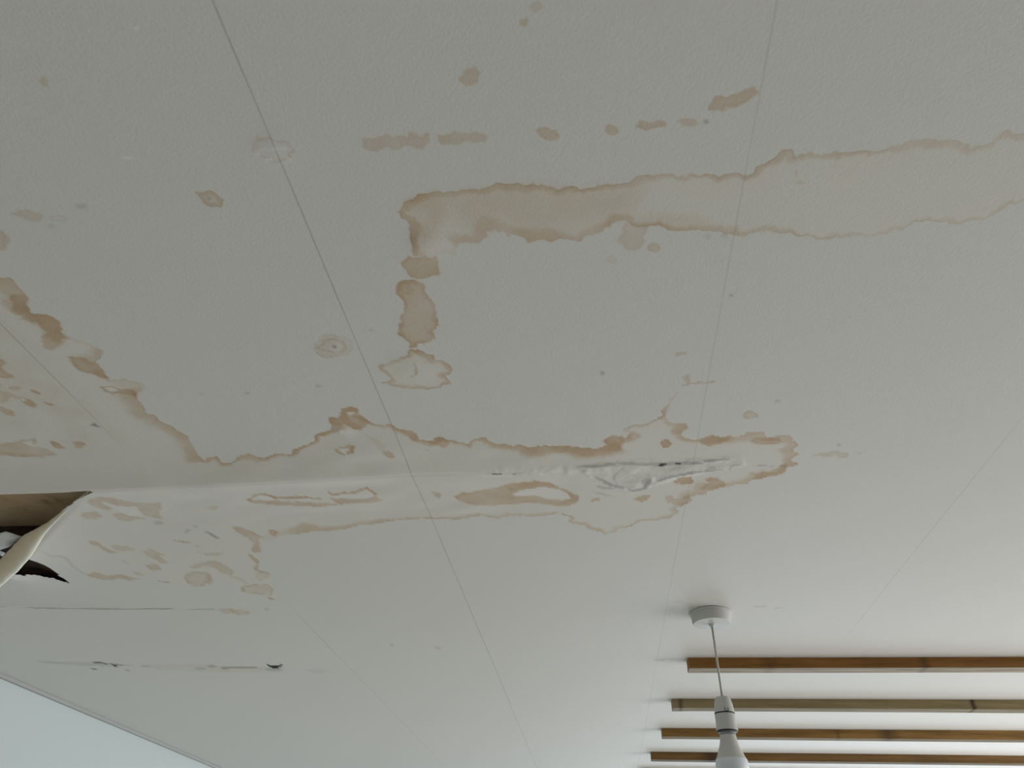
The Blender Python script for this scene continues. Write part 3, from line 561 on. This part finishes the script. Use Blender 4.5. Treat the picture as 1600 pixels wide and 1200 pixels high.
# ------------------------------------------------------------------ battens
def wood(name, side, dark, knots=(), seed=0.0, under=False):
    m = NT(name); tc = m.n('ShaderNodeTexCoord').outputs['Object']
    mp = m.n('ShaderNodeMapping'); mp.inputs['Scale'].default_value = (1.6, 22, 22); mp.inputs['Location'].default_value = (seed, seed, 0)
    m.put(mp.inputs[0], tc)
    g = m.noise(3.0, 6, .65, mp.outputs[0])
    g2 = m.noise(1.1, 3, .5, mp.outputs[0])
    c = m.ramp(g, [(.3, dark), (.62, side)])
    c = m.mix(m.math('MULTIPLY', g2, .5), c, (*[x*.55 for x in side], 1), 'MIX')
    sp = m.n('ShaderNodeSeparateXYZ'); m.put(sp.inputs[0], tc)
    for kx, kw, ks in knots:
        dd = m.math('ABSOLUTE', m.math('SUBTRACT', m.math('ADD', sp.outputs[0], m.math('MULTIPLY', m.math('SUBTRACT', g, .5), kw)), kx))
        f = m.math('MULTIPLY', m.math('SUBTRACT', 1.0, m.math('DIVIDE', dd, kw), clamp=True), ks, clamp=True)
        c = m.mix(f, c, (.035, .018, .010, 1))
    m.put(m.b.inputs['Base Color'], c); m.b.inputs['Roughness'].default_value = .85 if under else .65; m.b.inputs['Specular IOR Level'].default_value = .08 if under else .3
    m.bump(g, .3, .001)
    return m.m
HB, WB = .029, .045
SIDES = [((.34, .155, .035), (.15, .065, .012)), ((.33, .26, .13), (.20, .15, .07)), ((.31, .17, .045), (.13, .065, .015)), ((.22, .12, .035), (.10, .05, .014)), ((.34, .20, .08), (.18, .10, .04))]
UNDER = [((.46, .41, .33), (.22, .18, .13)), ((.33, .29, .21), (.18, .15, .10)), ((.26, .20, .13), (.14, .11, .07)), ((.20, .17, .12), (.12, .09, .06)), ((.5, .44, .36), (.3, .24, .18))]
BAT = [(1075, 1027.5, 'honey brown timber batten nearest to the pendant rose, behind the lamp cord', [(1440, .02, .5), (1200, .03, .3)]),
 (1050, 1091.5, 'olive-grey timber batten, second from the pendant rose, with one dark cracked knot', [(1520, .012, 1.0), (1063, .012, .7)]),
 (1034, 1137.5, 'golden brown timber batten in the middle of the row, level with the bulb neck', [(1390, .05, .7), (1310, .012, .4)]),
 (1017, 1174.5, 'dark brown timber batten behind the white bulb, fourth from the pendant rose', [(1110, .06, .8), (1450, .1, .3)]),
 (1003, 1199.8, 'timber batten farthest from the pendant rose, only its top edge showing below the others', [])]
XE = XR-.002
for i, (px, py, lab, kn) in enumerate(BAT):
    p = at(px, py)
    y = p[1]
    def kx(x): return at(x, py)[0]-p[0]
    ms = wood('stained batten side', SIDES[i][0], SIDES[i][1], [(kx(k[0]), k[1], k[2]) for k in kn], i*3.1)
    mu = wood('bare sawn batten underside', UNDER[i][0], UNDER[i][1], [(kx(k[0]), k[1]*.7, k[2]*.7) for k in kn], i*5.7+1, True)
    bm = bmesh.new(); L = XE-p[0]; seg = 60
    rings = []
    for s in range(seg+1):
        x = L*s/seg; wv = .0012*math.sin(x*2.1+i)+.0006*math.sin(x*5.3+i*2)
        hw = .0012*math.sin(x*1.7+i*1.3)*(.3 if s == 0 else 1)
        b = .0012
        prof = [(0, 0), (0, -HB+b), (b, -HB), (WB-b, -HB), (WB, -HB+b), (WB, 0)]
        rings.append([bm.verts.new((x, yy+wv, zz+(hw if zz < -.01 else 0))) for yy, zz in prof])
    for A_, B_ in zip(rings, rings[1:]):
        for k in range(6):
            f = bm.faces.new((A_[k], A_[(k+1) % 6], B_[(k+1) % 6], B_[k])); f.material_index = 1 if k in (1, 2, 3) else 0
    bm.faces.new(rings[0]); bm.faces.new(rings[-1][::-1])
    bmesh.ops.recalc_face_normals(bm, faces=bm.faces)
    o = from_bm('timber_batten', bm, [ms, mu]); o.location = (p[0], y, HC-.0004)
    o['label'] = lab; o['category'] = 'batten'; o['group'] = 'timber battens fixed across the ceiling'

# ------------------------------------------------------------------ pendant lamp
M_plast = plain('white plastic', (.55, .55, .515), .6, .01, 20, .2)
M_flex = plain('pale grey flex', (.50, .49, .43), .5, .02, 20)
M_gap = plain('dark gap', (.02, .02, .02), .7, 0, 20)
M_bulb = plain('matt white bulb body', (.58, .58, .53), .6, .01, 20, .2)
M_diff = plain('frosted bulb dome', (.72, .75, .78), .5, .01, 20, .3)
PX = at(1109.5, 957.5)
lamp = bpy.data.objects.new('pendant_light', None); C.objects.link(lamp); lamp.location = (PX[0], PX[1], HC)
lamp['label'] = 'white plastic ceiling pendant with round rose, short cord and bare bulb'; lamp['category'] = 'pendant light'
def zat(py):
    """height on the lamp's vertical axis seen at photo row py"""
    lo_, hi_ = 0.0, .6
    for _ in range(50):
        md = (lo_+hi_)/2
        if proj((PX[0], PX[1], HC-md))[1] < py: lo_ = md
        else: hi_ = md
    return -(lo_+hi_)/2
def rad_at(z, wpx):
    v = R.T @ (np.array([PX[0], PX[1], HC+z])-CAM); return wpx/2/F_PX*v[2]
r1 = rad_at(-.003, 64); r2 = rad_at(-.026, 57.5)
zr = -.027
rose = from_bm('ceiling_rose', lathe([(r1*.98, -.0005), (r1, -.002), (r1*.985, -.0045), (r1*.94, -.0055), (r2*1.02, zr+.006), (r2, zr+.0025), (r2*.96, zr), (.007, zr-.0008), (.0055, zr-.006), (.0028, zr-.0065)], 64), M_plast, lamp, True)
zt = zat(1090); z1 = zat(1115.5); z2 = zat(1142.5); z3 = zat(1150); z4 = zat(1187)
print('LAMP', zt, z1, z2, z3, z4, r1, r2)
cu = lathe([(.0026, zr-.005), (.0026, zt-.002)], 16); flex = from_bm('flex', cu, M_flex, lamp, True)
ra, rb = rad_at(zt, 23), rad_at(z1, 31)
holder = from_bm('lamp_holder', lathe([(.003, zt+.0005), (ra*.9, zt), (ra, zt-.002), (ra+(rb-ra)*.55, zt+(z1-zt)*.4), (rb*.97, z1+.006), (rb, z1+.0012), (rb*.98, z1+.0006)], 48), M_plast, lamp, True)
rg = from_bm('gap_ring', lathe([(rb*1.0, z1+.0013), (rb*1.0, z1-.0013)], 48), M_gap, holder, True)
rc = rad_at(z2, 32)
sk = from_bm('shade_ring', lathe([(rb*.97, z1-.0006), (rb*.99, z1-.0015), (rb*.99, z1-.012), (rc*.99, z2+.006), (rc*1.03, z2+.004), (rc*1.03, z2+.001), (rc*.9, z2), (rc*.80, z2+.002)], 48), M_plast, holder, True)
rg2 = from_bm('gap_ring', lathe([(rc*.98, z2+.0005), (rc*.98, z2-.0016)], 48), M_gap, holder, True)
bm = bmesh.new()
for sx in (-.0036, .0036):
    bm_box(bm, sx-.0005, sx+.0005, -rb*1.02, -rb*.9, z1+.0015, z1+.0085)
bm_box(bm, -.0036, .0036, -rb*1.02, -rb*.9, z1+.0008, z1+.002)
latch = from_bm('latch_slot', bm, M_gap, holder)
latch.rotation_euler.z = math.radians(5)
rn = rad_at(z3, 24)
bulb = from_bm('light_bulb', lathe([(rn, z2+.001), (rn, z3), (rn*1.03, z3-.001), (rn*1.05, z3-.006), (rad_at(z4, 30)*1.0, z3+(z4-z3)*.40), (rad_at(z4, 38), z3+(z4-z3)*.72), (rad_at(z4, 46.5), z4), (rad_at(z4, 46), z4-.0005)], 64), M_bulb, lamp, True)
col_ = from_bm('bulb_collar', lathe([(rn*.96, z2+.002), (rn*1.01, z2-.001), (rn*1.01, z3+.001), (rn*.96, z3)], 48), plain('grey metal collar', (.28, .30, .30), .35, .02, 20), bulb, True)
rd_ = rad_at(z4, 47.5)
prof = [(rd_*.98, z4)]
Rg = rd_*1.055
for k in range(0, 19):
    th = math.radians(-19+ (109)*k/18); prof.append((Rg*math.cos(th) if k < 18 else .0004, z4-Rg*.326-Rg*math.sin(th)))
dome = from_bm('diffuser', lathe(prof, 64), M_diff, bulb, True)
for b_ in (rose, holder, sk, bulb, col_, dome):
    e = b_.modifiers.new('edges', 'EDGE_SPLIT'); e.split_angle = math.radians(35)

print('BATT', [tuple(round(v, 1) for v in proj((at(1300, BAT[0][1])[0], at(1300, b[1])[1]+dyy, HC-dz))) for b in BAT for dyy, dz in ((0, HB), (WB, HB))])
